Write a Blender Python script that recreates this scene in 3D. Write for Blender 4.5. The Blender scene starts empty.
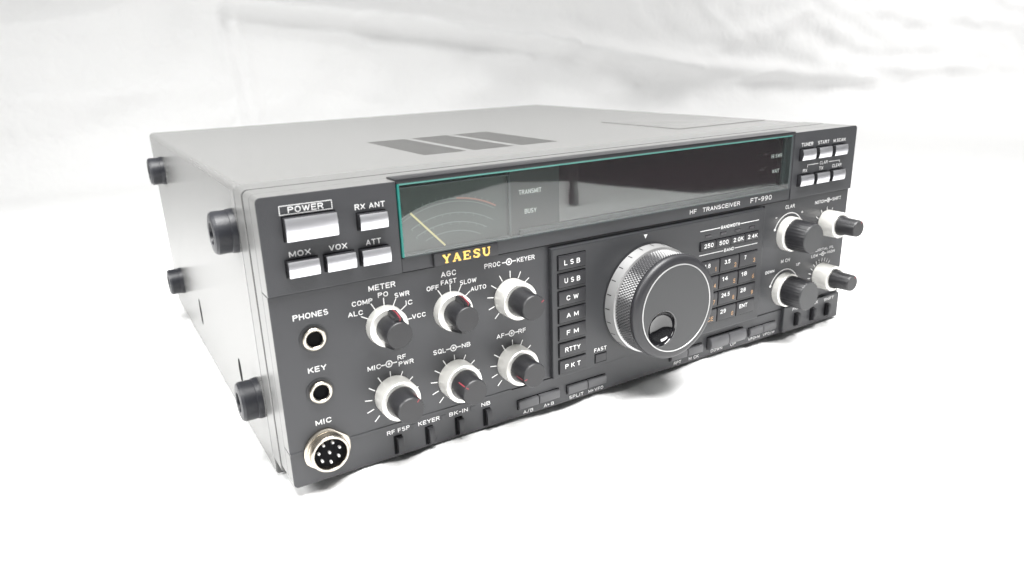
import bpy, bmesh, math, random
from mathutils import Vector, Matrix, noise

random.seed(7)
S = 0.001                                   # everything below is written in millimetres
sc = bpy.context.scene
C = bpy.context.collection

# ------------------------------------------------------------------ camera
cam_data = bpy.data.cameras.new('camera')
cam = bpy.data.objects.new('camera', cam_data); C.objects.link(cam); sc.camera = cam
cam_data.sensor_width = 36; cam_data.lens = 36 * 719.6 / 1024
cam_data.clip_start = 0.01; cam_data.clip_end = 50
right = Vector((0.85200908, -0.52253491, -0.03221484))
fwd = Vector((0.48940629, 0.81682159, -0.30542424))
up = right.cross(fwd)
m = Matrix((right, up, -fwd)).transposed().to_4x4()
m.translation = Vector((-55.74, -280.61, 174.10)) * S
cam.matrix_world = m
cam_data.dof.use_dof = True
cam_data.dof.focus_distance = 0.37
cam_data.dof.aperture_fstop = 13

# ------------------------------------------------------------------ light
w = bpy.data.worlds.new('World'); sc.world = w; w.use_nodes = True
nt = w.node_tree; nt.nodes.clear()
tc = nt.nodes.new('ShaderNodeTexCoord'); sep = nt.nodes.new('ShaderNodeSeparateXYZ')
rmp = nt.nodes.new('ShaderNodeValToRGB'); bg = nt.nodes.new('ShaderNodeBackground'); wo = nt.nodes.new('ShaderNodeOutputWorld')
nt.links.new(tc.outputs['Generated'], sep.inputs[0]); nt.links.new(sep.outputs['Z'], rmp.inputs[0])
nt.links.new(rmp.outputs[0], bg.inputs[0]); nt.links.new(bg.outputs[0], wo.inputs[0])
rmp.color_ramp.elements[0].position = 0.0; rmp.color_ramp.elements[0].color = (0.035, 0.035, 0.04, 1)
rmp.color_ramp.elements[1].position = 0.45; rmp.color_ramp.elements[1].color = (0.30, 0.305, 0.30, 1)
bg.inputs[1].default_value = 1.0

def area(name, loc, target, size, power, col=(1, 1, 1)):
    l = bpy.data.lights.new(name, 'AREA'); l.shape = 'RECTANGLE'; l.size = size[0]; l.size_y = size[1]
    l.energy = power; l.color = col
    o = bpy.data.objects.new(name, l); C.objects.link(o)
    o.location = Vector(loc); d = Vector(target) - Vector(loc)
    o.rotation_euler = d.to_track_quat('-Z', 'Y').to_euler()
    return o
sb = area('softbox_above', (0.12, -0.22, 1.05), (0.15, -0.02, 0), (0.85, 0.6), 16.5, (1.0, 0.995, 0.985)); sb.data.spread = math.radians(115)
area('backdrop_fill', (2.7, 0.25, 1.5), (3.0, 1.1, 0.3), (2.2, 0.5), 34, (1.0, 0.99, 0.98))  # added fill that brightens the backdrop, no real fixture

area('side_fill', (-0.95, 0.15, 0.75), (-0.05, 0.2, 0.05), (0.6, 0.6), 5.3, (1.0, 1.0, 0.985)).data.spread = math.radians(100)  # added fill to lift the case's left side and the cloth there

sc.view_settings.view_transform = 'Standard'; sc.view_settings.look = 'None'
sc.view_settings.exposure = 0.0; sc.view_settings.gamma = 1
sc.render.engine = 'CYCLES'
sc.render.resolution_x = 1024; sc.render.resolution_y = 576
sc.cycles.max_bounces = 8; sc.cycles.transparent_max_bounces = 8

# ------------------------------------------------------------------ materials
def mat(name, col, rough=0.5, metal=0.0, bump=0.0, bscale=900, rvar=0.0, spec=0.5, cvar=0.0, aniso=0.0, coat=0.0):
    mt = bpy.data.materials.new(name); mt.use_nodes = True
    n = mt.node_tree; b = n.nodes['Principled BSDF']
    b.inputs['Base Color'].default_value = (*col, 1); b.inputs['Roughness'].default_value = rough
    b.inputs['Metallic'].default_value = metal; b.inputs['Specular IOR Level'].default_value = spec
    b.inputs['Coat Weight'].default_value = coat
    t = n.nodes.new('ShaderNodeTexCoord')
    if bump:
        nz = n.nodes.new('ShaderNodeTexNoise'); nz.inputs['Scale'].default_value = bscale; nz.inputs['Detail'].default_value = 3
        bp = n.nodes.new('ShaderNodeBump'); bp.inputs['Strength'].default_value = bump; bp.inputs['Distance'].default_value = 0.0004
        n.links.new(t.outputs['Object'], nz.inputs['Vector']); n.links.new(nz.outputs[0], bp.inputs['Height'])
        n.links.new(bp.outputs[0], b.inputs['Normal'])
    if rvar or cvar:
        nz = n.nodes.new('ShaderNodeTexNoise'); nz.inputs['Scale'].default_value = 45; nz.inputs['Detail'].default_value = 5
        n.links.new(t.outputs['Object'], nz.inputs['Vector'])
        mr = n.nodes.new('ShaderNodeMapRange'); mr.inputs['From Min'].default_value = .3; mr.inputs['From Max'].default_value = .7
        mr.inputs['To Min'].default_value = rough - rvar; mr.inputs['To Max'].default_value = rough + rvar
        n.links.new(nz.outputs[0], mr.inputs['Value']); n.links.new(mr.outputs[0], b.inputs['Roughness'])
        if cvar:
            mx = n.nodes.new('ShaderNodeMixRGB'); mx.inputs[1].default_value = (*[c * (1 - cvar) for c in col], 1)
            mx.inputs[2].default_value = (*[min(1, c * (1 + cvar)) for c in col], 1)
            n.links.new(nz.outputs[0], mx.inputs[0]); n.links.new(mx.outputs[0], b.inputs['Base Color'])
    return mt
M = {}
M['panel'] = mat('panel_paint', (0.040, 0.041, 0.045), .42, bump=.2, bscale=2200)
M['plate'] = mat('plate_paint', (0.030, 0.031, 0.034), .42, bump=.2, bscale=2200)
M['bezel'] = mat('bezel_paint', (0.135, 0.135, 0.133), .29)
M['case'] = mat('case_paint', (0.152, 0.152, 0.149), .26)
M['black'] = mat('black_plastic', (0.016, 0.016, 0.018), .33, bump=.12, bscale=1500)
M['cap'] = mat('knob_cap', (0.023, 0.023, 0.025), .42, bump=.2, bscale=2000)
M['face'] = mat('dial_face', (0.036, 0.037, 0.039), .4, bump=.1, bscale=2000)
M['key'] = mat('dark_key', (0.022, 0.022, 0.025), .42)
M['greykey'] = mat('grey_key', (0.085, 0.085, 0.09), .4)
M['rubber'] = mat('rubber', (0.018, 0.019, 0.024), .42, bump=.2, bscale=900, rvar=.06)
M['silver'] = mat('silver_key', (0.72, 0.72, 0.75), .30, .85)
M['alu'] = mat('turned_aluminium', (0.93, 0.92, 0.88), .33, .55)
M['skirt'] = mat('brushed_skirt', (0.50, 0.50, 0.50), .42, .7)
M['knurl'] = mat('knurled_black', (0.05, 0.05, 0.053), .22)
M['nickel'] = mat('nickel', (0.52, 0.48, 0.42), .27, 1)
M['ink'] = mat('white_ink', (0.80, 0.80, 0.80), .5)
M['orange'] = mat('orange_ink', (0.42, 0.25, 0.13), .5)
M['gold'] = mat('gold_letters', (0.85, 0.56, 0.15), .3, .3)
M['red'] = mat('red_ink', (0.28, 0.035, 0.05), .5)
M['hole'] = mat('hole_black', (0.008, 0.008, 0.009), .8, spec=.1)
M['teal'] = mat('glass_edge_teal', (0.015, 0.18, 0.155), .3)
M['teallit'] = mat('glass_edge_lit', (0.09, 0.25, 0.22), .3)  # lit copy of the teal, for the top edge
M['smoke'] = mat('display_bezel_grey', (0.05, 0.06, 0.062), .35)
M['filter'] = mat('display_filter', (0.020, 0.009, 0.013), .06, spec=.8, coat=1.0)
M['meterface'] = mat('meter_face', (0.040, 0.050, 0.046), .5)
M['needle'] = mat('needle', (0.62, 0.52, 0.24), .5)
M['indic'] = mat('indicator_panel_grey', (0.016, 0.018, 0.018), .35)
M['arc'] = mat('scale_ink', (0.16, 0.18, 0.17), .5)
M['arcred'] = mat('scale_red', (0.30, 0.12, 0.10), .5)
M['lampink'] = mat('window_lettering', (0.45, 0.45, 0.44), .5)
M['gloss'] = mat('gloss_black', (0.012, 0.012, 0.014), .06, coat=1.0)
M['ledoff'] = mat('led_off', (0.03, 0.028, 0.032), .25)

g = bpy.data.materials.new('window_glass'); g.use_nodes = True; n = g.node_tree; n.nodes.clear()
out = n.nodes.new('ShaderNodeOutputMaterial'); mx = n.nodes.new('ShaderNodeMixShader')
tr = n.nodes.new('ShaderNodeBsdfTransparent'); gl = n.nodes.new('ShaderNodeBsdfGlossy'); fr = n.nodes.new('ShaderNodeMath')
lw = n.nodes.new('ShaderNodeLayerWeight'); lw.inputs['Blend'].default_value = .5; pw = n.nodes.new('ShaderNodeMath'); pw.operation = 'POWER'; pw.inputs[1].default_value = 5
n.links.new(lw.outputs['Facing'], pw.inputs[0]); fr.operation = 'MULTIPLY_ADD'; n.links.new(pw.outputs[0], fr.inputs[0]); fr.inputs[1].default_value = .87; fr.inputs[2].default_value = .13   # Schlick
tr.inputs[0].default_value = (0.86, 0.92, 0.90, 1); gl.inputs['Roughness'].default_value = 0.015
n.links.new(fr.outputs[0], mx.inputs[0]); n.links.new(tr.outputs[0], mx.inputs[1]); n.links.new(gl.outputs[0], mx.inputs[2]); n.links.new(mx.outputs[0], out.inputs[0])
df = n.nodes.new('ShaderNodeBsdfDiffuse'); df.inputs[0].default_value = (0.8, 0.8, 0.78, 1); mx2 = n.nodes.new('ShaderNodeMixShader'); mx2.inputs[0].default_value = 0.016   # painted haze: faint white diffuse that lifts the dark window areas
n.links.new(mx.outputs[0], mx2.inputs[1]); n.links.new(df.outputs[0], mx2.inputs[2]); n.links.new(mx2.outputs[0], out.inputs[0])
M['glass'] = g

cl = mat('white_cloth', (0.86, 0.86, 0.86), .85, spec=.2); n = cl.node_tree; b = n.nodes['Principled BSDF']
t = n.nodes.new('ShaderNodeTexCoord')
n1 = n.nodes.new('ShaderNodeTexNoise'); n1.inputs['Scale'].default_value = 38; n1.inputs['Detail'].default_value = 6; n1.inputs['Distortion'].default_value = .6
n2 = n.nodes.new('ShaderNodeTexNoise'); n2.inputs['Scale'].default_value = 2200; n2.inputs['Detail'].default_value = 2
b1 = n.nodes.new('ShaderNodeBump'); b1.inputs['Strength'].default_value = .55; b1.inputs['Distance'].default_value = .006
b2 = n.nodes.new('ShaderNodeBump'); b2.inputs['Strength'].default_value = .3; b2.inputs['Distance'].default_value = .0003
for a in (n1, n2): n.links.new(t.outputs['Object'], a.inputs['Vector'])
n.links.new(n1.outputs[0], b1.inputs['Height']); n.links.new(n2.outputs[0], b2.inputs['Height'])
n.links.new(b1.outputs[0], b2.inputs['Normal']); n.links.new(b2.outputs[0], b.inputs['Normal'])
M['cloth'] = cl

# ------------------------------------------------------------------ helpers
def link(name, me, parent=None, mats=None, angle=35):
    if mats:
        for q in (mats if isinstance(mats, (list, tuple)) else [mats]): me.materials.append(M[q])
    me.shade_smooth(); me.set_sharp_from_angle(angle=math.radians(angle))
    o = bpy.data.objects.new(name, me); C.objects.link(o)
    if parent: o.parent = parent
    return o
def fin(name, bm, mats, parent=None, angle=25):
    bmesh.ops.scale(bm, vec=(S, S, S), verts=bm.verts)
    me = bpy.data.meshes.new(name); bm.to_mesh(me); bm.free()
    return link(name, me, parent, mats, angle)

def prism(bm, pts, y0, y1, mi=0, bev=0.0, axis='y'):
    """closed prism of an x-z outline between depths y0 and y1"""
    f3 = (lambda a, d, c: (a, d, c)) if axis == 'y' else (lambda a, d, c: (d, a, c)) if axis == 'x' else (lambda a, d, c: (a, c, d))
    t = bmesh.new()
    A = [t.verts.new(f3(p[0], y0, p[1])) for p in pts]; B = [t.verts.new(f3(p[0], y1, p[1])) for p in pts]
    k = len(pts)
    t.faces.new(A); t.faces.new(B[::-1])
    for i in range(k): t.faces.new((A[i], B[i], B[(i + 1) % k], A[(i + 1) % k]))
    bmesh.ops.recalc_face_normals(t, faces=t.faces)
    if bev:
        ed = [e for e in t.edges if len(e.link_faces) == 2 and e.calc_face_angle() > .6]
        bmesh.ops.bevel(t, geom=ed, offset=bev, segments=2, affect='EDGES', profile=.6)
    for f in t.faces: f.material_index = mi
    me = bpy.data.meshes.new('t'); t.to_mesh(me); t.free(); bm.from_mesh(me); bpy.data.meshes.remove(me)
def rr(x0, z0, x1, z1, r=(0, 0, 0, 0), seg=5):
    """rounded rectangle outline; radii bottom-left, bottom-right, top-right, top-left"""
    if not isinstance(r, (tuple, list)): r = (r,) * 4
    P = []
    for (cx, cz, rad, a0) in ((x0, z0, r[0], 180), (x1, z0, r[1], 270), (x1, z1, r[2], 0), (x0, z1, r[3], 90)):
        if rad <= 0: P.append((cx, cz)); continue
        ox = cx + rad if cx == x0 else cx - rad; oz = cz + rad if cz == z0 else cz - rad
        for i in range(seg + 1):
            a = math.radians(a0 + 90 * i / seg); P.append((ox + rad * math.cos(a), oz + rad * math.sin(a)))
    return P
def box(bm, x0, x1, y0, y1, z0, z1, mi=0, bev=0.0): prism(bm, rr(x0, z0, x1, z1), y0, y1, mi, bev)
def lathe(bm, cx, cz, prof, y=0.0, seg=48, mi=0, rfun=None, axis='y', smis=None, cap=True):
    """prof: (radius, distance out of the panel); turns about the axis pointing out of the front (or left side)"""
    rings = []
    for j, (r, d) in enumerate(prof):
        ring = []
        for i in range(seg):
            a = 2 * math.pi * i / seg; q = r if rfun is None else rfun(r, j, a)
            if axis == 'y': ring.append(bm.verts.new((cx + q * math.cos(a), y - d, cz + q * math.sin(a))))
            else: ring.append(bm.verts.new((y - d, cx - q * math.cos(a), cz + q * math.sin(a))))
        rings.append(ring)
    for j in range(len(rings) - 1):
        for i in range(seg):
            k = (i + 1) % seg
            f = bm.faces.new((rings[j][i], rings[j][k], rings[j + 1][k], rings[j + 1][i])); f.material_index = mi if smis is None else smis[j]
    if cap: f = bm.faces.new(rings[-1]); f.material_index = mi if smis is None else smis[-1]
def disc_pts(cx, cz, r, n=16): return [(cx + r * math.cos(2 * math.pi * i / n), cz + r * math.sin(2 * math.pi * i / n)) for i in range(n)]
def stroke(bm, x0, z0, x1, z1, wd, y, mi=0, th=.05):
    d = Vector((x1 - x0, z1 - z0)); L = d.length; d /= L; p = Vector((-d.y, d.x)) * wd / 2
    prism(bm, [(x0 + p.x, z0 + p.y), (x1 + p.x, z1 + p.y), (x1 - p.x, z1 - p.y), (x0 - p.x, z0 - p.y)], y, y - th, mi)
def arcline(bm, cx, cz, r, a0, a1, wd, y, mi=0, n=20):
    P = []
    for i in range(n + 1):
        a = math.radians(90 - (a0 + (a1 - a0) * i / n)); P.append((cx + (r + wd / 2) * math.cos(a), cz + (r + wd / 2) * math.sin(a)))
    for i in range(n, -1, -1):
        a = math.radians(90 - (a0 + (a1 - a0) * i / n)); P.append((cx + (r - wd / 2) * math.cos(a), cz + (r - wd / 2) * math.sin(a)))
    # quads, so that the ring is never concave-triangulated
    k = n + 1
    for i in range(n):
        prism(bm, [P[i], P[i + 1], P[2 * k - 2 - i], P[2 * k - 1 - i]], y, y - .05, mi)

# bold sans capitals drawn as strokes on a unit cell (x 0..w, z 0..1)
def _arc(cx, cz, rx, rz, a0, a1, n=8): return [(cx + rx * math.cos(math.radians(a0 + (a1 - a0) * i / n)), cz + rz * math.sin(math.radians(a0 + (a1 - a0) * i / n))) for i in range(n + 1)]
_O = _arc(.36, .62, .36, .38, 0, 180) + _arc(.36, .38, .36, .38, 180, 360) + [(.72, .62)]
_bowl = [(0, 1), (.42, 1)] + _arc(.44, .76, .24, .24, 90, -90, 6) + [(0, .52)]
F = {
 'A': (.76, [[(0, 0), (.38, 1), (.76, 0)], [(.13, .3), (.63, .3)]]), 'B': (.7, [[(0, 0), (0, 1), (.42, 1)] + _arc(.43, .77, .22, .23, 90, -90, 6) + [(0, .54)], [(.43, .54)] + _arc(.45, .27, .25, .27, 90, -90, 6) + [(0, 0)]]),
 'C': (.72, [_arc(.38, .6, .36, .4, 25, 180) + _arc(.38, .4, .36, .4, 180, 335)]), 'D': (.72, [[(0, 0), (0, 1), (.34, 1)] + _arc(.34, .62, .38, .38, 90, 0, 5) + _arc(.34, .38, .38, .38, 0, -90, 5) + [(0, 0)]]),
 'E': (.6, [[(.6, 1), (0, 1), (0, 0), (.6, 0)], [(0, .52), (.54, .52)]]), 'F': (.58, [[(.58, 1), (0, 1), (0, 0)], [(0, .5), (.5, .5)]]),
 'G': (.74, [_arc(.38, .6, .36, .4, 30, 180) + _arc(.38, .4, .36, .4, 180, 350) + [(.73, .48), (.42, .48)]]), 'H': (.7, [[(0, 0), (0, 1)], [(.7, 0), (.7, 1)], [(0, .52), (.7, .52)]]),
 'I': (.02, [[(0, 0), (0, 1)]]), 'K': (.7, [[(0, 0), (0, 1)], [(.68, 1), (.02, .42)], [(.24, .6), (.72, 0)]]), 'L': (.56, [[(0, 1), (0, 0), (.56, 0)]]),
 'M': (.84, [[(0, 0), (0, 1), (.42, .12), (.84, 1), (.84, 0)]]), 'N': (.72, [[(0, 0), (0, 1), (.72, 0), (.72, 1)]]), 'O': (.72, [_O]), 'P': (.68, [[(0, 0)] + [(0, 1)] + _bowl[1:]]),
 'Q': (.72, [_O, [(.42, .26), (.76, -.04)]]), 'R': (.7, [[(0, 0)] + [(0, 1)] + _bowl[1:], [(.4, .5), (.7, 0)]]),
 'S': (.66, [_arc(.33, .75, .31, .25, 38, 262, 9) + _arc(.33, .26, .33, .26, 82, -145, 9)]), 'T': (.68, [[(0, 1), (.68, 1)], [(.34, 1), (.34, 0)]]),
 'U': (.7, [[(0, 1)] + _arc(.35, .34, .35, .34, 180, 360) + [(.7, 1)]]), 'V': (.74, [[(0, 1), (.37, 0), (.74, 1)]]), 'W': (1.0, [[(0, 1), (.25, 0), (.5, .92), (.75, 0), (1, 1)]]),
 'X': (.72, [[(0, 0), (.72, 1)], [(0, 1), (.72, 0)]]), 'Y': (.72, [[(0, 1), (.36, .46), (.72, 1)], [(.36, .46), (.36, 0)]]),
 '0': (.62, [[(q[0] * .86, q[1]) for q in _O]]), '1': (.3, [[(0, .76), (.26, 1), (.26, 0)]]), '2': (.62, [_arc(.31, .7, .3, .3, 165, -20, 7) + [(0, 0), (.64, 0)]]),
 '3': (.62, [_arc(.3, .76, .27, .24, 160, -90, 7) + _arc(.3, .27, .31, .27, 90, -165, 8)]), '4': (.66, [[(.48, 0), (.48, 1), (0, .3), (.66, .3)]]),
 '5': (.62, [[(.56, 1), (.1, 1), (.05, .54)] + _arc(.3, .32, .32, .32, 125, -155, 8)]), '6': (.62, [_arc(.31, .3, .3, .3, 0, 360, 12), [(.02, .36), (.06, .66), (.24, .96), (.52, 1)]]),
 '7': (.6, [[(0, 1), (.6, 1), (.2, 0)]]), '8': (.62, [_arc(.31, .76, .26, .24, 0, 360, 12), _arc(.31, .27, .31, .27, 0, 360, 12)]), '9': (.62, [_arc(.31, .7, .3, .3, 0, 360, 12), [(.6, .64), (.56, .34), (.38, .04), (.1, 0)]]),
 '-': (.36, [[(0, .48), (.36, .48)]]), '+': (.5, [[(0, .48), (.5, .48)], [(.25, .2), (.25, .76)]]), '/': (.46, [[(0, -.08), (.46, 1.06)]]), '.': (.04, [[(0, .0), (.04, .0)]]), ' ': (.16, []), '>': (.5, 'tri')}
def text(bm, s, x, z, h, wd=None, y=0.0, mi=0, wt=.165, gap=.36, th=.04):
    """letters of cap height h centred on (x, z), printed on the face at depth y"""
    h *= 1.18; sw = h * wt; tot = sum(F[c][0] for c in s) + gap * (len(s) - 1)
    hh = h - sw; kx = hh * 1.1 if wd is None else (wd - sw) / max(tot, .1)
    X = x - kx * tot / 2; z0 = z - hh / 2; n = 0
    for c in s:
        w_, st = F[c]
        if st == 'tri': prism(bm, [(X - .1 * kx, z0 + .1 * hh), (X + w_ * kx, z0 + hh / 2), (X - .1 * kx, z0 + .9 * hh)], y, y - th, mi)
        else:
            for pl in st:
                P = [(X + p[0] * kx, z0 + p[1] * hh) for p in pl]
                for k, (a, b_) in enumerate(zip(P, P[1:])):
                    n += 1; d = Vector((b_[0] - a[0], b_[1] - a[1])); L = d.length
                    if L < 1e-6: continue
                    d /= L; ext = sw / 2 if L > sw else sw * .25
                    e0 = ext * (1 if k == 0 else .55); e1 = ext * (1 if k == len(P) - 2 else .55)
                    if c in 'AVWMNXYK' : e0 *= .6; e1 *= .6
                    p_ = Vector((-d.y, d.x)) * sw / 2; A = Vector(a) - d * e0; B = Vector(b_) + d * e1; yy = y - th - (n % 5) * .002
                    vs = [bm.verts.new((q.x, yy, q.y)) for q in (A + p_, A - p_, B - p_, B + p_)]
                    f = bm.faces.new(vs); f.material_index = mi
        X += (w_ + gap) * kx
def adj(x, z, y):
    """where a mark seen at (x, z) on the face plane sits when its own face stands at depth y"""
    return x + (x + 55.7) / 280.6 * y, z + (z - 174.1) / 280.6 * y
def empty(name, loc=(0, 0, 0), **kw):
    o = bpy.data.objects.new(name, None); C.objects.link(o); o.location = loc; o.empty_display_size = .02
    for k, v in kw.items(): o[k] = v
    return o

# ------------------------------------------------------------------ setting: one white cloth, floor and backdrop in a sweep
FL = -15.0
def front_y(x):
    pts = [(-1600, -640), (200, -500), (289, -563), (358, -623), (432, -662), (530, -702), (602, -647), (640, -530), (687, -438), (900, -400), (4600, -400)]
    for (a, ya), (b_, yb) in zip(pts, pts[1:]):
        if x <= b_: return ya + (yb - ya) * max(0, (x - a)) / (b_ - a)
    return pts[-1][1]
def ridge(px, pz, a, b_, wid, amp):
    ax, az = a; bx, bz = b_; L2 = (bx - ax) ** 2 + (bz - az) ** 2
    tt = ((px - ax) * (bx - ax) + (pz - az) * (bz - az)) / L2
    t2 = min(1, max(0, tt)); dx = px - (ax + t2 * (bx - ax)); dz = pz - (az + t2 * (bz - az))
    fade = 1 - max(0, abs(tt - .5) - .3) / .5
    return amp * max(0, fade) * math.exp(-(dx * dx + dz * dz) / (2 * wid * wid))
WALL = 1180.0; RC = 90.0; TOP = 1900
RIDGES = []
def cloth():
    bm = bmesh.new()
    xs = [-1600 + i * 14 for i in range(110)] + [-60 + i * 7 for i in range(75)] + [465 + i * 14 for i in range(95)]
    x = xs[-1]
    while x < 4600: x += 26; xs.append(x)
    vs = [-1.0 + i / 90 for i in range(91)]     # floor in front of y = 0, normalised
    rows = []
    prof = [('skirt', k) for k in (-260, -120, -50, -20)] + [('f', v) for v in vs]
    y = 0
    while y < WALL - RC - 12: y += 14; prof.append(('y', y))
    for i in range(1, 9): prof.append(('c', i / 8 * 90))
    z = FL + RC
    while z < TOP: z += 7 if z < 380 else 40; prof.append(('z', z))
    for kind, v in prof:
        row = []
        for x in xs:
            if kind == 'skirt': p = Vector((x, front_y(x) - 12, FL + v)); nrm = Vector((0, -1, 0))
            elif kind == 'f': p = Vector((x, -front_y(x) * v, FL)); nrm = Vector((0, 0, 1))
            elif kind == 'y': p = Vector((x, v, FL)); nrm = Vector((0, 0, 1))
            elif kind == 'c':
                a = math.radians(v); p = Vector((x, WALL - RC + RC * math.sin(a), FL + RC - RC * math.cos(a))); nrm = Vector((0, -math.sin(a), math.cos(a)))
            else: p = Vector((x, WALL, v)); nrm = Vector((0, -1, 0))
            q = p * .001
            if kind in 'fy' or kind == 'skirt':
                near = -30 < p.x < 400 and 34 < p.y < 370
                d = 2.2 * (noise.noise(q * 9) + .5 * noise.noise(q * 23) + .3 * noise.noise(q * 55))
                d = min(d, 1.0) if near else d
                b_ = max(0, min(1, (1 - abs(p.y + 6) / 46) * 1.7)) * max(0, min(1, (p.x + 40) / 50, (425 - p.x) / 50))
                if b_ > 0: d = min(14.0, d + b_ * (12.0 + 4 * noise.noise(Vector((q.x * 18, q.y * 24, 4))) + 4.5 * noise.noise(Vector((q.x * 46, q.y * 60, 9)))))
            else:
                fade = min(1, (v / 90) if kind == 'c' else 1)
                u = q.x - .2 * q.z; v_ = q.z + (.17 if q.x > .3 else .17 * max(0, q.x) / .3) * q.x      # creases run along the sheet, falling to the right
                wob = .05 * noise.noise(Vector((q.x * 3, 5, q.z * 3)))
                rd = 1 - abs(noise.noise(Vector((u * 2.2, 3.1, (v_ + wob) * 7)))) * 3.2
                d = 9 * noise.noise(Vector((u * 1.6, .4, v_ * 5))) + 8 * max(rd, -.2) * abs(rd) + 12 * noise.noise(Vector((u * 6, 7, (v_ + wob) * 17))) + 4 * noise.noise(Vector((q.x * 15, 1, q.z * 22)))
                for r in RIDGES: d += ridge(p.x, p.z, *r)
                d *= fade
            row.append(bm.verts.new(p + nrm * d))
        rows.append(row)
    for a, b_ in zip(rows, rows[1:]):
        for i in range(len(xs) - 1): bm.faces.new((a[i], a[i + 1], b_[i + 1], b_[i]))
    return bm
RIDGES += [((200, 292), (560, 262), 12, 34), ((500, 268), (980, 205), 14, 48), ((880, 222), (1400, 130), 14, 34), ((1250, 150), (2200, 70), 16, 18),
           ((240, 258), (900, 182), 13, -26), ((214, 330), (236, 40), 7, 8), ((250, 330), (268, 60), 6, 6), ((1900, 130), (3300, 60), 16, 8), ((-300, 150), (200, 140), 16, 16)]
o = fin('backdrop_cloth', cloth(), 'cloth', angle=180)
o['kind'] = 'structure'

# ------------------------------------------------------------------ the radio
R = empty('radio_transceiver', (0.1835, 0.18, -0.008), label='dark grey desktop amateur radio transceiver with knobs, keys and display window, on white cloth', category='radio')
def part(name, bm, mats, parent=None, angle=25, label=None):
    o = fin(name, bm, mats, parent if parent else R, angle)
    if parent is None: o.location = -R.location
    if label: o['label'] = label
    return o

# cabinet: folded steel cover with slotted vents
bm = bmesh.new()
prism(bm, rr(.3, -12, 366.7, 126.5, (1.5, 1.5, 3, 3)), 37.2, 359, bev=.7)
cab = fin('t', bm, 'case')
cut = bmesh.new()
for x0 in (103, 133, 163.2):
    for i in range(27): box(cut, x0, x0 + 25.2, 69.5 + i * 3.15, 69.5 + i * 3.15 + 2.15, 121, 130)
box(cut, 2.2, 364.8, 40, 357, -10, 124.6)
prism(cut, disc_pts(319, 136, 2.6), 120, 130, axis='z')
cutter = fin('t2', cut, None)
md = cab.modifiers.new('b', 'BOOLEAN'); md.operation = 'DIFFERENCE'; md.object = cutter; md.solver = 'EXACT'
dg = bpy.context.evaluated_depsgraph_get(); me = bpy.data.meshes.new_from_object(cab.evaluated_get(dg))
bpy.data.objects.remove(cab); bpy.data.objects.remove(cutter)
me.materials.clear()
cabinet = link('cabinet', me, R, 'case', angle=8); cabinet.location = -R.location
bm = bmesh.new(); box(bm, 60, 300, 60, 160, 60, 116)
part('dark_vent_backing', bm, 'hole', cabinet)  # black block put inside so the case looks dark through the vents
bm = bmesh.new(); box(bm, 281, 362, 66, 146, 126.3, 126.9, bev=.2)
part('access_hatch', bm, 'case', cabinet)
for (yy, zz, hh) in ((223, 17, 8), (96, 20.5, 6)):
    bm = bmesh.new(); prism(bm, [(yy + 3.0 * math.cos(a), zz + hh * 1.15 * math.sin(a)) for a in [i * math.pi / 8 for i in range(16)]], 1.0, .15, axis='x')
    part('side_slot', bm, 'hole', cabinet)

# bezel behind the front panel, and the trim band behind that
bm = bmesh.new()
W, H = 367.0, 126.7
prism(bm, rr(0, 0, W, H, (2.5, 2.5, 2.6, 2.6)), 8.7, 20.5, bev=.5)
prism(bm, rr(-.3, -3, W, H + .1, (2.5, 2.5, 2.6, 2.6)), 21.3, 36.0, bev=.6)
bez = part('bezel', bm, 'bezel', angle=12)
bm = bmesh.new(); prism(bm, rr(.12, .8, W - .12, H - .1, 2.5), 20.3, 21.4); prism(bm, rr(-.1, -2, W - .1, H - .5, 2.6), 35.8, 37.3)
part('seam', bm, 'hole', bez)

# front panel: lower panel, upper panel round the window
bm = bmesh.new()
box(bm, .6, W - .6, .5, 8, 80, 92)
prism(bm, rr(0, 16.6, W, 86.8, 0), 0, 8.6, bev=.3)                                     # middle panel
prism(bm, rr(0, 0, W, 16.2, (2.2, 2.2, 0, 0)), -.0, 8.6, bev=.35)                        # lower strip
prism(bm, rr(.25, 15.6, 110, 16.9), -.35, 1, bev=.15)                                     # fine ledges either side
prism(bm, [(311.2, .6), (366.0, .6), (366.0, 17.4), (311.2, 17.4)], -2.2, 1, bev=.4)            # lower right block
prism(bm, rr(0, 87.1, 57.0, H, (0, 0, 0, 2.2)), -1.5, 8.6, bev=.4)
prism(bm, rr(308.2, 87.1, W, H, (0, 0, 2.2, 0)), -1.5, 8.6, bev=.4)
box(bm, 57.2, 308, -1.0, 8.6, 87.2, 93.4, bev=.3)                                         # strip under the window
box(bm, 306.4, 308, -1.2, 8.6, 93.5, 125.6)
bm.normal_update()
for f in bm.faces:
    c = f.calc_center_median()
    if (f.normal.z > .7 and c.z > 126) or (f.normal.x < -.7 and c.x < .6) or (f.normal.x > .7 and c.x > 366): f.material_index = 1
fp = part('front_panel', bm, ['panel', 'bezel'], angle=12)
bm = bmesh.new(); box(bm, 57.1, 308, -1.9, 8.6, 125.6, 127.4, bev=.2)
part('window_lip', bm, 'black', fp)

bm = bmesh.new(); PL = 3.0                                                                # raised centre plate
prism(bm, rr(133.4, 16.6, 285.6, 85.4, 0), -PL, 1, bev=.9)
plate = part('centre_plate', bm, 'plate', fp, angle=15)
bm = bmesh.new(); box(bm, 286.2, 287.8, -.3, .5, 18, 85.6)
part('groove', bm, 'hole', fp)
bm = bmesh.new(); prism(bm, rr(71.6, 87.5, 104.2, 93.2, .3), -2.9, -.6, bev=.2)
badge = part('name_badge', bm, 'key', fp)
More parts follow.
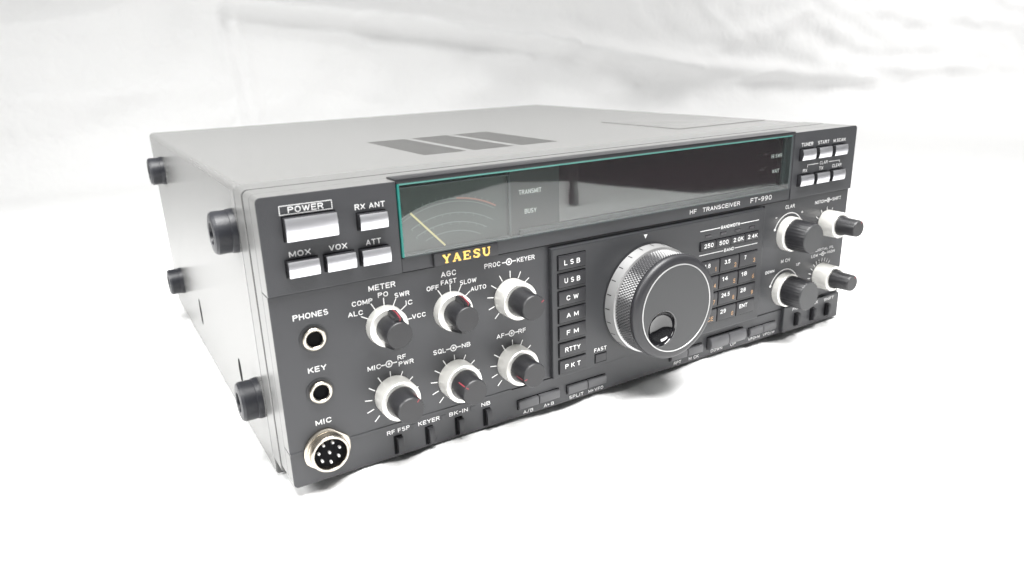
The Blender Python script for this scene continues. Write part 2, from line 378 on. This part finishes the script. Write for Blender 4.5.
# slab-serif maker's letters on the badge
bm = bmesh.new()
def serif_word(bm, word, x0, z0, h, adv, y, sw=1.05, tw=.48):
    gw = h * 1.12
    def L(x1, z1, x2, z2, wd): stroke(bm, X + x1 * gw, z0 + z1 * h, X + x2 * gw, z0 + z2 * h, wd, y - random.random() * .01, th=.35)
    X = x0
    for ch in word:
        if ch == 'Y':
            L(.02, .96, .34, .96, tw); L(.66, .96, .98, .96, tw); L(.17, .95, .5, .45, sw); L(.82, .95, .5, .45, tw * 1.2); L(.5, .5, .5, .05, sw); L(.3, .04, .7, .04, tw)
        if ch == 'A':
            L(0, .04, .32, .04, tw); L(.66, .04, 1.0, .04, tw); L(.14, .05, .48, .97, tw * 1.2); L(.48, .97, .84, .05, sw); L(.26, .34, .7, .34, tw)
        if ch == 'E':
            L(.05, .04, .92, .04, tw); L(.05, .96, .88, .96, tw); L(.24, .04, .24, .96, sw); L(.24, .5, .66, .5, tw)
            L(.9, .04, .9, .28, tw); L(.86, .96, .86, .74, tw); L(.66, .36, .66, .64, tw)
        if ch == 'S':
            pts = [(.82, .76), (.74, .93), (.5, .98), (.24, .9), (.2, .72), (.36, .58), (.62, .48), (.8, .34), (.76, .12), (.5, .02), (.24, .07), (.16, .26)]
            for k, (p, q) in enumerate(zip(pts, pts[1:])): L(*p, *q, sw * .9 if 3 <= k <= 8 else tw * 1.3)
            L(.84, .7, .84, .97, tw); L(.14, .04, .14, .32, tw)
        if ch == 'U':
            L(.0, .96, .36, .96, tw); L(.64, .96, .98, .96, tw)
            L(.18, .96, .18, .3, sw); L(.82, .96, .82, .3, tw * 1.2)
            pts = [(.18, .32), (.24, .12), (.4, .03), (.6, .03), (.76, .12), (.82, .32)]
            for p, q in zip(pts, pts[1:]): L(*p, *q, tw * 1.6)
        X += adv
serif_word(bm, 'YAESU', 75.4, 88.5, 3.7, 5.05, -2.9)
part('raised_letters', bm, 'gold', badge)

# window: cavity, meter, display filter, glass with green edges
bm = bmesh.new()
box(bm, 57.2, 306.3, 7.4, 8.5, 93.5, 125.6)                                               # back
win = part('display_window', bm, 'hole')
bm = bmesh.new(); box(bm, 118.5, 306.2, 2.6, 3.4, 93.5, 125.6); part('display_filter', bm, 'filter', win)
bm = bmesh.new(); box(bm, 113.4, 118.4, 2.3, 3.2, 93.5, 125.6); box(bm, 113.6, 142, 2.2, 2.55, 93.5, 125.5, bev=0)
part('indicator_panel', bm, 'indic', win)
bm = bmesh.new(); box(bm, 57.4, 113.0, 2.4, 7.2, 93.5, 125.6)
mf = part('meter_face', bm, 'meterface', win)
bm = bmesh.new()
MC, MZ = 83.2, 67.4
arcline(bm, MC, MZ, 48.2, -29, 4, .4, 2.35); arcline(bm, MC, MZ, 48.2, 4, 29, .7, 2.35, 1); arcline(bm, MC, MZ, 46.8, -29, 29, .25, 2.35)
for r, a0, a1 in ((41.8, -27, 31), (37.6, -26, 29), (33.6, -22, 26)): arcline(bm, MC, MZ, r, a0, a1, .32, 2.35)
for r, n_, dz in ((48.4, 15, 1.3), (41.8, 11, -1.2), (37.6, 9, -1.2)):
    for k in range(n_):
        a = math.radians(-27 + k * 54 / (n_ - 1)); c_, s_ = math.sin(a), math.cos(a); stroke(bm, MC + r * c_, MZ + r * s_, MC + (r + dz) * c_, MZ + (r + dz) * s_, .22, 2.35)
part('meter_scale', bm, ['arc', 'arcred'], mf)
bm = bmesh.new(); stroke(bm, 63.7, 111.9, 79.2, 95.4, .8, 1.2, th=.3); part('needle', bm, 'needle', mf)
bm = bmesh.new()                                                                          # clear cover rim of the meter
for a in ((58.6, 59.2, 94.4, 123.4), (112.6, 113.6, 94.4, 123.4), (58.6, 113.6, 122.9, 123.6), (58.6, 113.6, 94.0, 94.5)):
    box(bm, a[0], a[1], .4, 2.0, a[2], a[3], bev=.1)
part('meter_cover_rim', bm, 'smoke', win)
for s_, x, z, wd_, yy in (('TRANSMIT', 124, 114.4, 12.5, -1.95), ('BUSY', 124, 105.2, 6.6, -1.95), ('HI SWR', 295.1, 114.4, 9.0, -1.95), ('WAIT', 295.1, 105.6, 6.2, -1.95)):
    x, z = adj(x, z, yy); bm = bmesh.new(); text(bm, s_, x, z, 1.9, wd_, y=yy); part('indicator_lettering', bm, 'lampink', win)
bm = bmesh.new()
f = bm.faces.new([bm.verts.new(p) for p in ((58.2, -2.05, 94.2), (304.9, -2.05, 94.2), (304.9, -2.05, 124.7), (58.2, -2.05, 124.7))])
glass = part('window_glass', bm, 'glass', win)
bm = bmesh.new()
box(bm, 57.3, 58.2, -2.1, .6, 93.9, 125.4, 0)                                            # left edge, deep teal
box(bm, 58.2, 305.0, -2.1, .6, 124.9, 125.5, 1)                                          # top edge, the light on it painted as paler teal
box(bm, 58.3, 305.0, -2.1, 1.2, 93.6, 94.1, 2)
prism(bm, [(304.9, 94.0), (306.2, 93.7), (306.2, 125.5), (304.9, 125.3)], -1.9, 1.5, 2)
part('glass_edge', bm, ['teal', 'teallit', 'smoke'], win)
bm = bmesh.new()                                                                          # grey inner step at right and bottom of the display
prism(bm, [(302.6, 95.6), (304.8, 94.2), (304.8, 124.6), (302.6, 123.2)], 1.0, 2.5); prism(bm, [(118.5, 94.2), (304.8, 94.2), (299.8, 96.4), (118.5, 96.4)], 1.1, 2.5)
part('display_bezel', bm, 'smoke', win)

# ------------------------------------------------------------------ keys
def keycap(x0, x1, z0, z1, base, h, mats, crown=.5, name='push_button', bev=.25, legend=None, parent=None, label=None, n=7, gp=.5):
    """key with a face crowned like a shallow cylinder, standing h out of the panel"""
    bm = bmesh.new(); P = [(base + .6, z0)]
    for i in range(n + 1):
        t_ = i / n; P.append((base - h - crown * (1 - (2 * t_ - 1) ** 2), z0 + (z1 - z0) * t_))
    P.append((base + .6, z1))
    prism(bm, P, x0, x1, 0, bev, axis='x')
    if mats == 'silver':
        bm.normal_update()
        for f in bm.faces:
            if f.normal.y > -.45: f.material_index = 2
    box(bm, x0 - gp, x1 + gp, base - .03, base + .2, z0 - gp, z1 + gp, 1)
    o = part(name, bm, [mats, 'hole', 'key'], parent, angle=30, label=label)
    return o
def legend(host, items, name='legend', y=0.0, m='ink', moved=False):
    """one printed word per item, each a part of its own; moved: positions were taken on the face plane"""
    for it in items:
        bm = bmesh.new(); x, z = adj(it[1], it[2], y) if moved else (it[1], it[2])
        text(bm, it[0], x, z, it[3], it[4] if len(it) > 4 else None, y=y)
        o = part(name, bm, m, host)
    return o

UP = -1.5
for s_, x0, x1, z0, z1, lx, lz, lw in (('POWER', 9.4, 30, 108.8, 118, 19.3, 120.45, 14), ('RX ANT', 39.2, 51.1, 109, 115.5, 45.6, 117.9, 13), ('MOX', 8.6, 20.9, 94.3, 100.8, 14.9, 102.8, 8.6),
                                       ('VOX', 23.9, 36, 94.2, 100.7, 30.5, 102.8, 7.6), ('ATT', 38.8, 51.1, 94.1, 100.6, 45.7, 102.6, 6.6)):
    k = keycap(x0, x1, z0, z1, UP, 3.4, 'silver', .55, bev=.2, label='wide silver power key' if s_ == 'POWER' else None)
    legend(fp, [(s_, lx, lz, 2.0 if s_ != 'POWER' else 2.1, lw)], y=UP, moved=True)
for s_, x0, z0, lz, lw in (('TUNER', 311.5, 110.2, 118.5, 10.5), ('START', 326.6, 110.2, 118.5, 10.5), ('M.SCAN', 341.8, 110.2, 118.5, 11.5), ('RX', 311.5, 94.8, 102.8, 4), ('TX', 326.6, 94.8, 102.8, 4), ('CLEAR', 341.8, 94.8, 103.0, 9)):
    keycap(x0 + 2.2, x0 + 14.2, z0 - .2, z0 + 6.1, UP, 2.3, 'silver', .55, bev=.2)
    legend(fp, [(s_, x0 + 8.4, lz + .5, 1.8, lw)], y=UP)
bm = bmesh.new(); text(bm, 'CLAR', 337, 106.6, 1.7, 7.5, y=UP)
for a in ((321.8, 106.5, 331.9, 106.5), (342.1, 106.5, 352.6, 106.5), (321.9, 106.6, 321.9, 105.1), (352.5, 106.6, 352.5, 105.1)): stroke(bm, *a, .35, UP)
part('legend', bm, 'ink', fp)
bm = bmesh.new()                                                                          # frame round the word POWER
for a in ((8.5, 122.5, 29.5, 122.5), (8.5, 119.05, 29.5, 119.05), (8.65, 119.1, 8.65, 122.5), (29.35, 119.1, 29.35, 122.5)): stroke(bm, *a, .28, UP)
part('legend_frame', bm, 'ink', fp)

# mode keys on the raised plate
for i, s_ in enumerate(('L S B', 'U S B', 'C W', 'A M', 'F M', 'RTTY', 'P K T')):
    z1 = 81.2 - i * 9.2; z0 = z1 - 7.0
    k = keycap(137.0, 153.4, z0, z1, -PL, .9, 'key', .12, name='mode_key', bev=.15)
    legend(k, [(s_, 145.0, (z0 + z1) / 2 - .1, 2.15, (9.6, 9.6, 7.4, 7.4, 7.4, 9.6, 9.6)[i])], y=-PL - 1.03)
k = keycap(160.2, 167.2, 19.2, 23.6, -PL, .5, 'key', .05, name='fast_key', bev=.15)
legend(plate, [('FAST', 163.6, 26.2, 1.8, 8.2)], y=-PL)
bm = bmesh.new(); prism(bm, [(191.9, 83.6), (194.3, 83.6), (193.1, 81.4)], -PL, -PL - .05); part('dial_pointer_mark', bm, 'ink', plate)

# bandwidth row and band keypad
for zz, s_, ww in ((79.0, 'BANDWIDTH', 15), (65.1, 'BAND', 8)):
    legend(plate, [(s_, 256.6, zz, 1.6, ww)], y=-PL); g2 = ww / 2 + .8
    for a, b_ in ((232.9, 256.6 - g2), (256.6 + g2, 280.2)):
        bm = bmesh.new(); stroke(bm, a, zz, b_, zz, .38, -PL); part('legend_rule', bm, 'ink', plate)
for i, s_ in enumerate(('250', '500', '2.0K', '2.4K')):
    x0 = 233.2 + i * 11.85
    bm = bmesh.new(); box(bm, x0 + 3.6, x0 + 8.2, -PL - .25, -PL + .2, 74.8, 76.3, bev=.1); part('indicator_lamp', bm, 'ledoff', plate)
    k = keycap(x0, x0 + 11.3, 67.9, 72.5, -PL, .9, 'key', .1, name='filter_key', bev=.15)
    legend(k, [(s_, x0 + 5.9, 70.3, 2.1, 7.2 if i < 2 else 8.2)], y=-PL - 1.01)
num = (('1.8', '1'), ('3.5', '2'), ('7', '3'), ('10', '4'), ('14', '5'), ('18', '6'), ('21', '7'), ('24.5', '8'), ('28', '9'), ('', 'CE'), ('29', '0'), ('ENT', ''))
for i, (a, b_) in enumerate(num):
    cx = 233.4 + (i % 3) * 15.9; z1 = 61.0 - (i // 3) * 10.0; z0 = z1 - 8.0
    k = keycap(cx, cx + 15.0, z0, z1, -PL, .8, 'key', .1, name='band_key', bev=.15)
    if a: legend(k, [(a, cx + 4.4 + (1.2 if len(a) > 2 else 0), z1 - 2.7, 2.1, 1.5 if a == '7' else 2.1 * len(a.replace('.', '')) + .4)], y=-PL - .94)
    if b_: legend(k, [(b_, cx + (12.2 if len(b_) == 1 else 10.0), z0 + 2.5, 2.2, (.8 if b_ == '1' else 1.7) if len(b_) == 1 else 4.6)], y=-PL - .94, m='orange')

# lower keys
def low(x0, x1, z0, z1, s_, lx, lz, lw, m='greykey', h=1.6, crown=.35):
    keycap(x0, x1, z0, z1, 0, h, m, crown, bev=.2); legend(fp, [(s_, lx, lz, 1.6, lw)])
low(113.4, 125.2, 4.7, 9.2, 'A/B', 119.6, 1.8, 6)
low(125.8, 138.2, 4.7, 9.2, 'A>B', 132.3, 1.8, 6.4)
low(143.8, 156.2, 4.7, 9.2, 'SPLIT', 150, 1.8, 9.4)
low(156.8, 168.9, 4.7, 9.2, 'M>VFO', 163, 1.8, 10)
low(216.2, 228.6, 4.9, 9.8, 'RPT', 222.6, 2.2, 5.6)
low(229.2, 241.2, 4.9, 9.8, 'M CK', 235.6, 2.2, 8)
low(246.2, 261.0, 4.9, 12.0, 'DOWN', 254.4, 2.6, 9.6, h=2.6, crown=1.2)
low(261.6, 275.8, 4.9, 12.0, 'UP', 268.6, 2.6, 4.6, h=2.6, crown=1.2)
low(281.6, 293.2, 4.9, 9.7, 'VFO>M', 287.2, 2.3, 10.6)
low(293.8, 305.2, 4.9, 9.7, 'VFO/M', 300.6, 2.3, 10.6)

# small slide switches along the bottom
def slider(x, zc, base, s_, lx, lz, lw, hh=9.4, lamp=True):
    bm = bmesh.new(); box(bm, x - 2.1, x + 2.1, base - .05, base + .2, zc - hh / 2, zc + hh / 2, 1)
    prism(bm, [(base - .1, zc - hh / 2 + .5), (base - 2.6, zc - hh / 2 + .9), (base - 3.0, zc), (base - 2.2, zc + hh / 2 - .6), (base - .1, zc + hh / 2 - .4)], x - .9, x + 1.9, 0, .2, axis='x')
    k = part('slide_switch', bm, ['key', 'hole'])
    legend(fp, [(s_, lx, lz, 1.75, lw)], y=base)
    if lamp:
        bm = bmesh.new(); box(bm, x + 6.6, x + 9.4, -.2, .1, 11.5, 13.9, bev=.1); part('indicator_lamp', bm, 'panel', fp)
slider(48.6, 6.0, 0, 'RF FSP', 49.2, 13.0, 11.2); slider(64.3, 5.9, 0, 'KEYER', 64.6, 13.0, 11); slider(80.0, 5.9, 0, 'BK-IN', 80.2, 13.0, 10); slider(95.4, 5.9, 0, 'NB', 95.2, 13.0, 5, lamp=False)
slider(323.4, 7.6, -2.2, 'PROC', 323.4, 15.0, 8, 9, False); slider(339.0, 7.8, -2.2, 'LOCK', 340.2, 15.0, 8.4, 9, False); slider(353.8, 7.8, -2.2, 'SHIFT', 355.6, 15.0, 10, 9, False)


# ------------------------------------------------------------------ printed scales round the knobs
def ticks(cx, cz, angs, r0=9.6, r1=13.0, wd=.42, y=0.0):
    bm = bmesh.new()
    for a in angs:
        a = math.radians(a); stroke(bm, cx + r0 * math.sin(a), cz + r0 * math.cos(a), cx + r1 * math.sin(a), cz + r1 * math.cos(a), wd, y)
    part('scale_marks', bm, 'ink', fp)
def dualmark(bm, x, z, k=1.0):
    arcline(bm, x, z, 1.45 * k, 0, 360, .5 * k, 0, n=16); prism(bm, disc_pts(x, z, .65 * k, 10), 0, -.05)
    stroke(bm, x - 3.8 * k, z, x - 1.5 * k, z, .5, 0); stroke(bm, x + 1.5 * k, z, x + 3.8 * k, z, .5, 0)
POT = [i * 27 for i in range(-5, 6)]
KX = (47.8, 79.8, 111.6); KZ = (64.9, 29.8)
ticks(KX[0], KZ[0], (-60, -28, 0, 27, 55, 88), 9.0, 12.4); ticks(KX[1], KZ[0], (-30, 0, 27, 54), 9.0, 12.4)
for x, z in ((KX[2], KZ[0]), (KX[0], KZ[1]), (KX[1], KZ[1]), (KX[2], KZ[1])): ticks(x, z, POT)
legend(fp, [('METER', 47.6, 82.6, 2.1, 12.2), ('PO', 47.7, 78.9, 1.85, 4.6), ('SWR', 56.4, 77.3, 1.85, 7), ('COMP', 38.2, 77.2, 1.85, 9.2), ('ALC', 34.8, 72.9, 1.85, 6.6), ('IC', 59.4, 72.9, 1.85, 3.2), ('VCC', 63.6, 65.9, 1.85, 6.6)])
legend(fp, [('AGC', 79.4, 82.5, 2.2, 7.6), ('FAST', 79.2, 78.7, 1.85, 7.8), ('SLOW', 89.1, 77.0, 1.85, 8.6), ('OFF', 71.2, 77.2, 1.85, 6), ('AUTO', 94.2, 72.9, 1.85, 8.2)])
for s1, x1, w1, s2, x2, w2, x, z in (('PROC', 102.2, 8.6, 'KEYER', 120.6, 10, 111.2, 82.4), ('AF', 105, 4.3, 'RF', 117.3, 4.3, 111.3, 46.3), ('SQL', 72.4, 6.4, 'NB', 86.2, 4.6, 79.6, 46.3), ('MIC', 40.7, 6.2, '', 0, 0, 47.6, 46.5)):
    legend(fp, [(s1, x1, z, 1.95, w1)] + ([(s2, x2, z, 1.95, w2)] if s2 else [('RF', 53.8, 48.3, 1.8, 4.0), ('PWR', 55.7, 45.2, 1.8, 7.2)]))
    bm = bmesh.new(); dualmark(bm, x, z); part('dual_symbol', bm, 'ink', fp)
legend(fp, [('PHONES', 16, 76.4, 2.1, 14.6), ('KEY', 16, 52.4, 2.1, 7.8), ('MIC', 15.9, 27.9, 2.1, 7)])
legend(fp, [('HF', 229.8, 90.2, 2.1, 5), ('TRANSCEIVER', 251.8, 90.2, 2.1, 29.5)], y=-1.0, moved=True)
legend(fp, [('FT-990', 284.4, 90.4, 2.4, 18)], y=-1.0, moved=True)
KR = (311.3, 347.2)
legend(fp, [('CLAR', 311, 82.4, 1.9, 8.4), ('-', 299.2, 77, 2, 1.6), ('+', 322.8, 77.4, 2, 1.9), ('M CH', 311, 48.3, 1.9, 8.2), ('DOWN', 297.2, 43.4, 1.6, 8.0), ('UP', 323.6, 43.8, 1.6, 3.6),
            ('NOTCH', 339.4, 81.6, 1.8, 9.6), ('SHIFT', 355.8, 81.8, 1.8, 8.6), ('DIGITAL FIL', 349, 49.8, 1.4, 18), ('LOW', 339.4, 46.4, 1.6, 6.6), ('HIGH', 355.8, 46.8, 1.6, 7.4)])
for cz in (65, 29.2):
    bm = bmesh.new(); arcline(bm, KR[0], cz, 13.4, -70, 62, .5, 0)
    for a in (-70, 62):
        a = math.radians(a); prism(bm, disc_pts(KR[0] + 13.4 * math.sin(a), cz + 13.4 * math.cos(a), .85, 10), 0, -.06)
    part('scale_arc', bm, 'ink', fp)
for zz in (81.7, 46.6):
    bm = bmesh.new(); dualmark(bm, 347.5, zz, .9); part('dual_symbol', bm, 'ink', fp)
ticks(KR[1], 65, (-54, -27, 0, 27), 9.6, 12.6); ticks(KR[1], 31, (-100, -85, -70, -55, -40, -27, -14, 0, 14, 27, 40), 10.2, 12.8, .36)

# ------------------------------------------------------------------ knobs
def selector(x, z, ang):
    bm = bmesh.new(); lathe(bm, x, z, [(9.1, -.3), (9.0, .5), (8.8, 4.4), (8.4, 4.8), (5, 4.85)], seg=56)
    k = part('selector_knob', bm, 'alu')
    bm = bmesh.new(); lathe(bm, x, z, [(6.3, 4.7), (6.2, 5.4), (5.7, 15.0)], seg=48)
    t_ = bmesh.new(); box(t_, -1.7, 1.7, -8.6, 0, -1, 1)
    # blade running through the knob
    t_.free(); a = math.radians(ang); c_, s_ = math.cos(a), math.sin(a)
    def rp(u, v): return (x + u * c_ + v * s_, z - u * s_ + v * c_)
    for y0, y1, L in ((-5.1, -14.2, 8.4),):
        P = [rp(-1.9, -L), rp(1.9, -L), rp(1.9, L), rp(-1.9, L)]
        t2 = bmesh.new(); prism(t2, P, y0, y1, 0, 0)
        for v in t2.verts:
            if v.co.y < -10:       # taper towards the cap
                d = Vector((v.co.x - x, 0, v.co.z - z)); v.co.x = x + d.x * .83; v.co.z = z + d.z * .83
        bmesh.ops.recalc_face_normals(t2, faces=t2.faces); bmesh.ops.bevel(t2, geom=list(t2.edges), offset=.3, segments=2, affect='EDGES')
        me = bpy.data.meshes.new('t'); t2.to_mesh(me); t2.free(); bm.from_mesh(me)
    part('grip', bm, 'black', k)
    bm = bmesh.new(); lathe(bm, x, z, [(5.75, 14.9), (5.75, 15.6), (5.5, 15.9)], seg=48); part('cap', bm, 'cap', k)
    bm = bmesh.new()               # red line let into the blade
    P = [rp(-.25, 8.42), rp(.25, 8.42), rp(.25, 8.6), rp(-.25, 8.6)]
    L0 = [rp(-.28, 8.25), rp(.28, 8.25), rp(.28, 6.8), rp(-.28, 6.8)]
    v0 = [(*rp(-.28, 8.46), -5.3), (*rp(.28, 8.46), -5.3), (*rp(.28, 8.3), -10), (*rp(-.28, 8.3), -10), (*rp(-.28, 7.06), -14.3), (*rp(.28, 7.06), -14.3), (*rp(.28, 5.9), -14.3), (*rp(-.28, 5.9), -14.3)]
    vv = [bm.verts.new((p[0], p[2] - .03, p[1])) for p in v0]
    for q in ((0, 1, 2, 3), (3, 2, 5, 4), (4, 5, 6, 7)): bm.faces.new([vv[i] for i in q])
    bmesh.ops.translate(bm, verts=bm.verts, vec=(.06 * s_, 0, .06 * c_))
    part('index_line', bm, 'red', k)
selector(KX[0], KZ[0], 10); selector(KX[1], KZ[0], 12)

def dual(x, z, ang, R0=9.3, d0=9.2, depth=20.5, cap=6.0, lobes=0, black0=7.2, col='alu'):
    def rf(r, j, a): return r * (1 + .045 * abs(math.sin(a * lobes / 2)) - .02) if lobes and r > 8.6 else r
    bm = bmesh.new(); lathe(bm, x, z, [(R0 - .4, -.3), (R0, .3), (R0 * 1.0, d0 * .55), (R0 * .985, d0 - .5), (R0 * .95, d0), (black0 - .4, d0 - .15)], seg=72, rfun=rf)
    k = part('dual_knob', bm, col)
    # set-screw hole in the outer ring
    bm = bmesh.new(); lathe(bm, x, z, [(black0, d0 - .3), (black0, d0 + .8), (black0 * .86, d0 + 3.5), (cap + .2, depth - 1.0), (cap, depth - .5)], seg=48)
    part('inner_knob', bm, 'black', k)
    bm = bmesh.new(); lathe(bm, x, z, [(cap, depth - .5), (cap - .3, depth)], seg=48); part('cap', bm, 'cap', k)
    a = math.radians(ang); c_, s_ = math.sin(a), math.cos(a)
    bm = bmesh.new(); r1 = black0 * .86; px, pz = c_, s_; qx, qz = s_, -c_
    for (ra, da, rb, db) in ((r1 + .06, d0 + 3.5, cap + .26, depth - 1.0), (cap + .06, depth + .03, cap - 1.6, depth + .03)):
        vs = [bm.verts.new((x + r * px + q * qx, -d, z + r * pz + q * qz)) for r, d, q in ((ra, da, -.25), (ra, da, .25), (rb, db, .25), (rb, db, -.25))]
        bm.faces.new(vs)
    part('index_line', bm, 'red', k)
dual(KX[2], KZ[0], 62); dual(KX[0] + .9, 31.2, 40, depth=19.5); dual(KX[1] + .2, 31.0, -52, depth=19.5); dual(KX[2] + .2, 30.9, -100, depth=19.5)
dual(KR[1] + .2, 67.2, 30, R0=8.3, d0=11.0, depth=23, cap=5.0, lobes=8, black0=6.3); dual(KR[1] - .6, 32.4, 30, R0=8.3, d0=11.0, depth=23.5, cap=5.0, lobes=8, black0=6.3)
def single(x, z, depth):
    bm = bmesh.new(); lathe(bm, x, z, [(10.7, -.3), (10.6, 4.2), (10.2, 5.0), (8.6, 5.1)], seg=64); k = part('rotary_knob', bm, 'alu')
    def rf(r, j, a): return r * (1 + .012 * math.cos(a * 30)) if 1 <= j <= 3 else r
    bm = bmesh.new(); lathe(bm, x, z, [(9.5, 5.0), (9.5, 5.8), (9.3, 9), (9.0, depth - .9), (8.8, depth - .5)], seg=120, rfun=rf); part('grip', bm, 'black', k, angle=50)
    bm = bmesh.new(); lathe(bm, x, z, [(8.8, depth - .5), (8.4, depth)], seg=56); part('cap', bm, 'face', k)
single(KR[0], 65.6, 18.5); single(KR[0], 29.8, 19)

# main tuning dial
VX, VZ = 195.4, 48.6
bm = bmesh.new(); lathe(bm, VX, VZ, [(30.0, PL - .3), (30.0, PL + .5), (27.0, PL + .6)], seg=96); vfo = part('tuning_dial', bm, 'black')
bm = bmesh.new(); lathe(bm, VX, VZ, [(29.5, PL + .2), (29.4, PL + .9), (28.9, PL + 7.0), (28.1, PL + 7.3), (25, PL + 7.3)], seg=120); ring = part('dial_skirt', bm, 'skirt', vfo)
bm = bmesh.new()
for i in range(24):
    a = 2 * math.pi * i / 24; L = 3.0
    t_ = bmesh.new(); box(t_, -.22, .22, -(PL + 1.0 + L), -(PL + 1.0), -.1, .06)
    for v in t_.verts:
        d = -v.co.y - PL; r = 29.45 - (d - .9) * (.5 / 6.1) + v.co.z; u = v.co.x
        v.co = Vector((VX + r * math.sin(a) + u * math.cos(a), v.co.y, VZ + r * math.cos(a) - u * math.sin(a)))
    me = bpy.data.meshes.new('t'); t_.to_mesh(me); t_.free(); bm.from_mesh(me)
bmesh.ops.recalc_face_normals(bm, faces=bm.faces)
part('dial_graduations', bm, 'black', vfo)
bm = bmesh.new(); rows = 17; prof = [(26.8, PL + 7.2)] + [(27.1, PL + 7.5 + j * .66) for j in range(rows)] + [(26.4, PL + 18.4)]
def knurl(r, j, a):
    if 1 <= j <= rows and j % 2: return r + (.95 if (int(round(a / (2 * math.pi) * 220)) + j // 2) % 2 else 0)
    return r
lathe(bm, VX, VZ, prof, seg=220, rfun=knurl, cap=False); part('knurled_grip', bm, 'knurl', vfo, angle=20)
prof = [(26.4, PL + 18.0), (27.3, PL + 18.2), (27.8, PL + 18.8), (28.0, PL + 19.8), (27.7, PL + 21.0), (26.7, PL + 22.0), (25.4, PL + 22.5), (23.0, PL + 22.6)]
bm = bmesh.new(); lathe(bm, VX, VZ, prof, seg=120, cap=False); part('rim', bm, 'key', vfo, angle=60)
bm = bmesh.new(); lathe(bm, VX, VZ, [(23.5, PL + 22.4), (23.45, PL + 22.85), (22.95, PL + 22.9), (22.7, PL + 22.5)], seg=120, cap=False); part('bright_ring', bm, 'skirt', vfo)
# face disc with the finger dimple sunk into it
FX, FZ, FR = VX - 10.0, VZ - 9.0, 9.8
bm = bmesh.new(); fy = PL + 22.75; n_ = 96
outer = [bm.verts.new((VX + 22.8 * math.cos(2 * math.pi * i / n_), -fy, VZ + 22.8 * math.sin(2 * math.pi * i / n_))) for i in range(n_)]
inner = [bm.verts.new((FX + FR * math.cos(2 * math.pi * i / n_), -fy, FZ + FR * math.sin(2 * math.pi * i / n_))) for i in range(n_)]
for i in range(n_): bm.faces.new((outer[i], inner[i], inner[(i + 1) % n_], outer[(i + 1) % n_]))
bmesh.ops.recalc_face_normals(bm, faces=bm.faces)
part('dial_face', bm, 'face', vfo)
bm = bmesh.new(); lathe(bm, FX, FZ, [(FR, fy), (FR - .3, fy + .12), (FR - .6, fy - .2), (FR - .8, fy - 1.2), (FR * .86, fy - 2.4), (FR * .72, fy - 4.0), (FR * .5, fy - 5.2), (FR * .26, fy - 5.7), (.3, fy - 5.85)], seg=64)
part('finger_dimple', bm, 'gloss', vfo, angle=70)

# ------------------------------------------------------------------ sockets
for z in (66.1, 42.0):
    bm = bmesh.new(); lathe(bm, 16.1, z, [(6.0, -.2), (6.0, .35), (4.2, .5), (4.2, .05)], seg=48, smis=[0, 0, 0, 2, 2])
    lathe(bm, 16.1, z, [(4.9, .2), (4.9, 1.6), (4.5, 2.0), (3.8, 2.0), (3.4, 1.6), (3.3, .12)], seg=48, smis=[1, 1, 1, 1, 2, 2])
    part('jack_socket', bm, ['black', 'nickel', 'hole'], label='headphone jack socket' if z > 50 else 'morse key jack socket')
mx_, mz_ = 15.9, 14.4
bm = bmesh.new()
def hexr(r, j, a): return min(r, 9.2 / max(abs(math.cos(a - .9)), .05)) if r > 9.3 else r
lathe(bm, mx_, mz_, [(10.3, -.2), (10.3, 1.3), (9.9, 1.6), (8.6, 1.65)], seg=72, rfun=hexr)
lathe(bm, mx_, mz_, [(8.7, 1.5), (8.7, 2.0), (8.3, 2.2), (8.5, 2.6), (8.4, 5.2), (8.0, 5.6), (7.3, 5.6), (7.1, 5.2), (7.1, 2.4)], seg=72)
mic = part('microphone_socket', bm, 'nickel')
bm = bmesh.new(); lathe(bm, mx_, mz_, [(7.15, 2), (7.08, 2.6)], seg=48); part('insulator', bm, 'hole', mic)
for i in range(8):
    a = 2 * math.pi * (i + .3) / 7; r = 4.7 if i < 7 else 0
    bm = bmesh.new(); lathe(bm, mx_ + r * math.cos(a), mz_ + r * math.sin(a), [(.55, 2.4), (.55, 4.0), (.35, 4.2)], seg=12); part('contact_pin', bm, 'ink', mic)

# ------------------------------------------------------------------ rubber feet on the left side, and under the case
for yy, zz in ((51, 104.8), (52, 22.6), (298, 104.0), (305, 19)):
    bm = bmesh.new(); lathe(bm, yy, zz, [(10.0, -.3), (10.0, .6), (9.8, 2.4), (9.5, 2.6), (9.6, 8.2), (8.9, 9.4), (7.6, 9.8), (5.0, 9.7), (4.7, 8.4), (4.4, 3.0)], y=.3, seg=48, axis='x')
    ft = part('side_foot', bm, 'rubber')
    bm = bmesh.new(); lathe(bm, yy, zz, [(4.4, 2.8), (3.6, 4.8), (3.2, 5.4)], y=.3, seg=24, axis='x'); part('screw_head', bm, 'nickel', ft)
for xx, yy in ((30, 55), (337, 55), (30, 335), (337, 335)):
    bm = bmesh.new(); t_ = disc_pts(xx, yy, 9, 24); prism(bm, t_, -15.5, -11.8, axis='z'); part('base_foot', bm, 'rubber')

# ------------------------------------------------------------------ the tripod leg that shows only as a dark bar reflected in the display window
leg = empty('tripod_leg', (0.495, -0.478, FL * S), label='dark tripod leg seen only as a reflection in the display window', category='tripod leg')
for nm, prof_, m_ in (('tube', [(5.4, 20), (5.6, 330), (5.2, 332)], 'black'), ('foot', [(4.5, 2), (6.6, 3), (6.6, 18), (5.6, 24)], 'rubber')):
    bm = bmesh.new(); lathe(bm, 0, 0, [(r, d) for r, d in prof_], seg=32)
    bmesh.ops.rotate(bm, verts=bm.verts, cent=(0, 0, 0), matrix=Matrix.Rotation(math.radians(-90), 3, 'X'))
    fin(nm, bm, m_, leg)
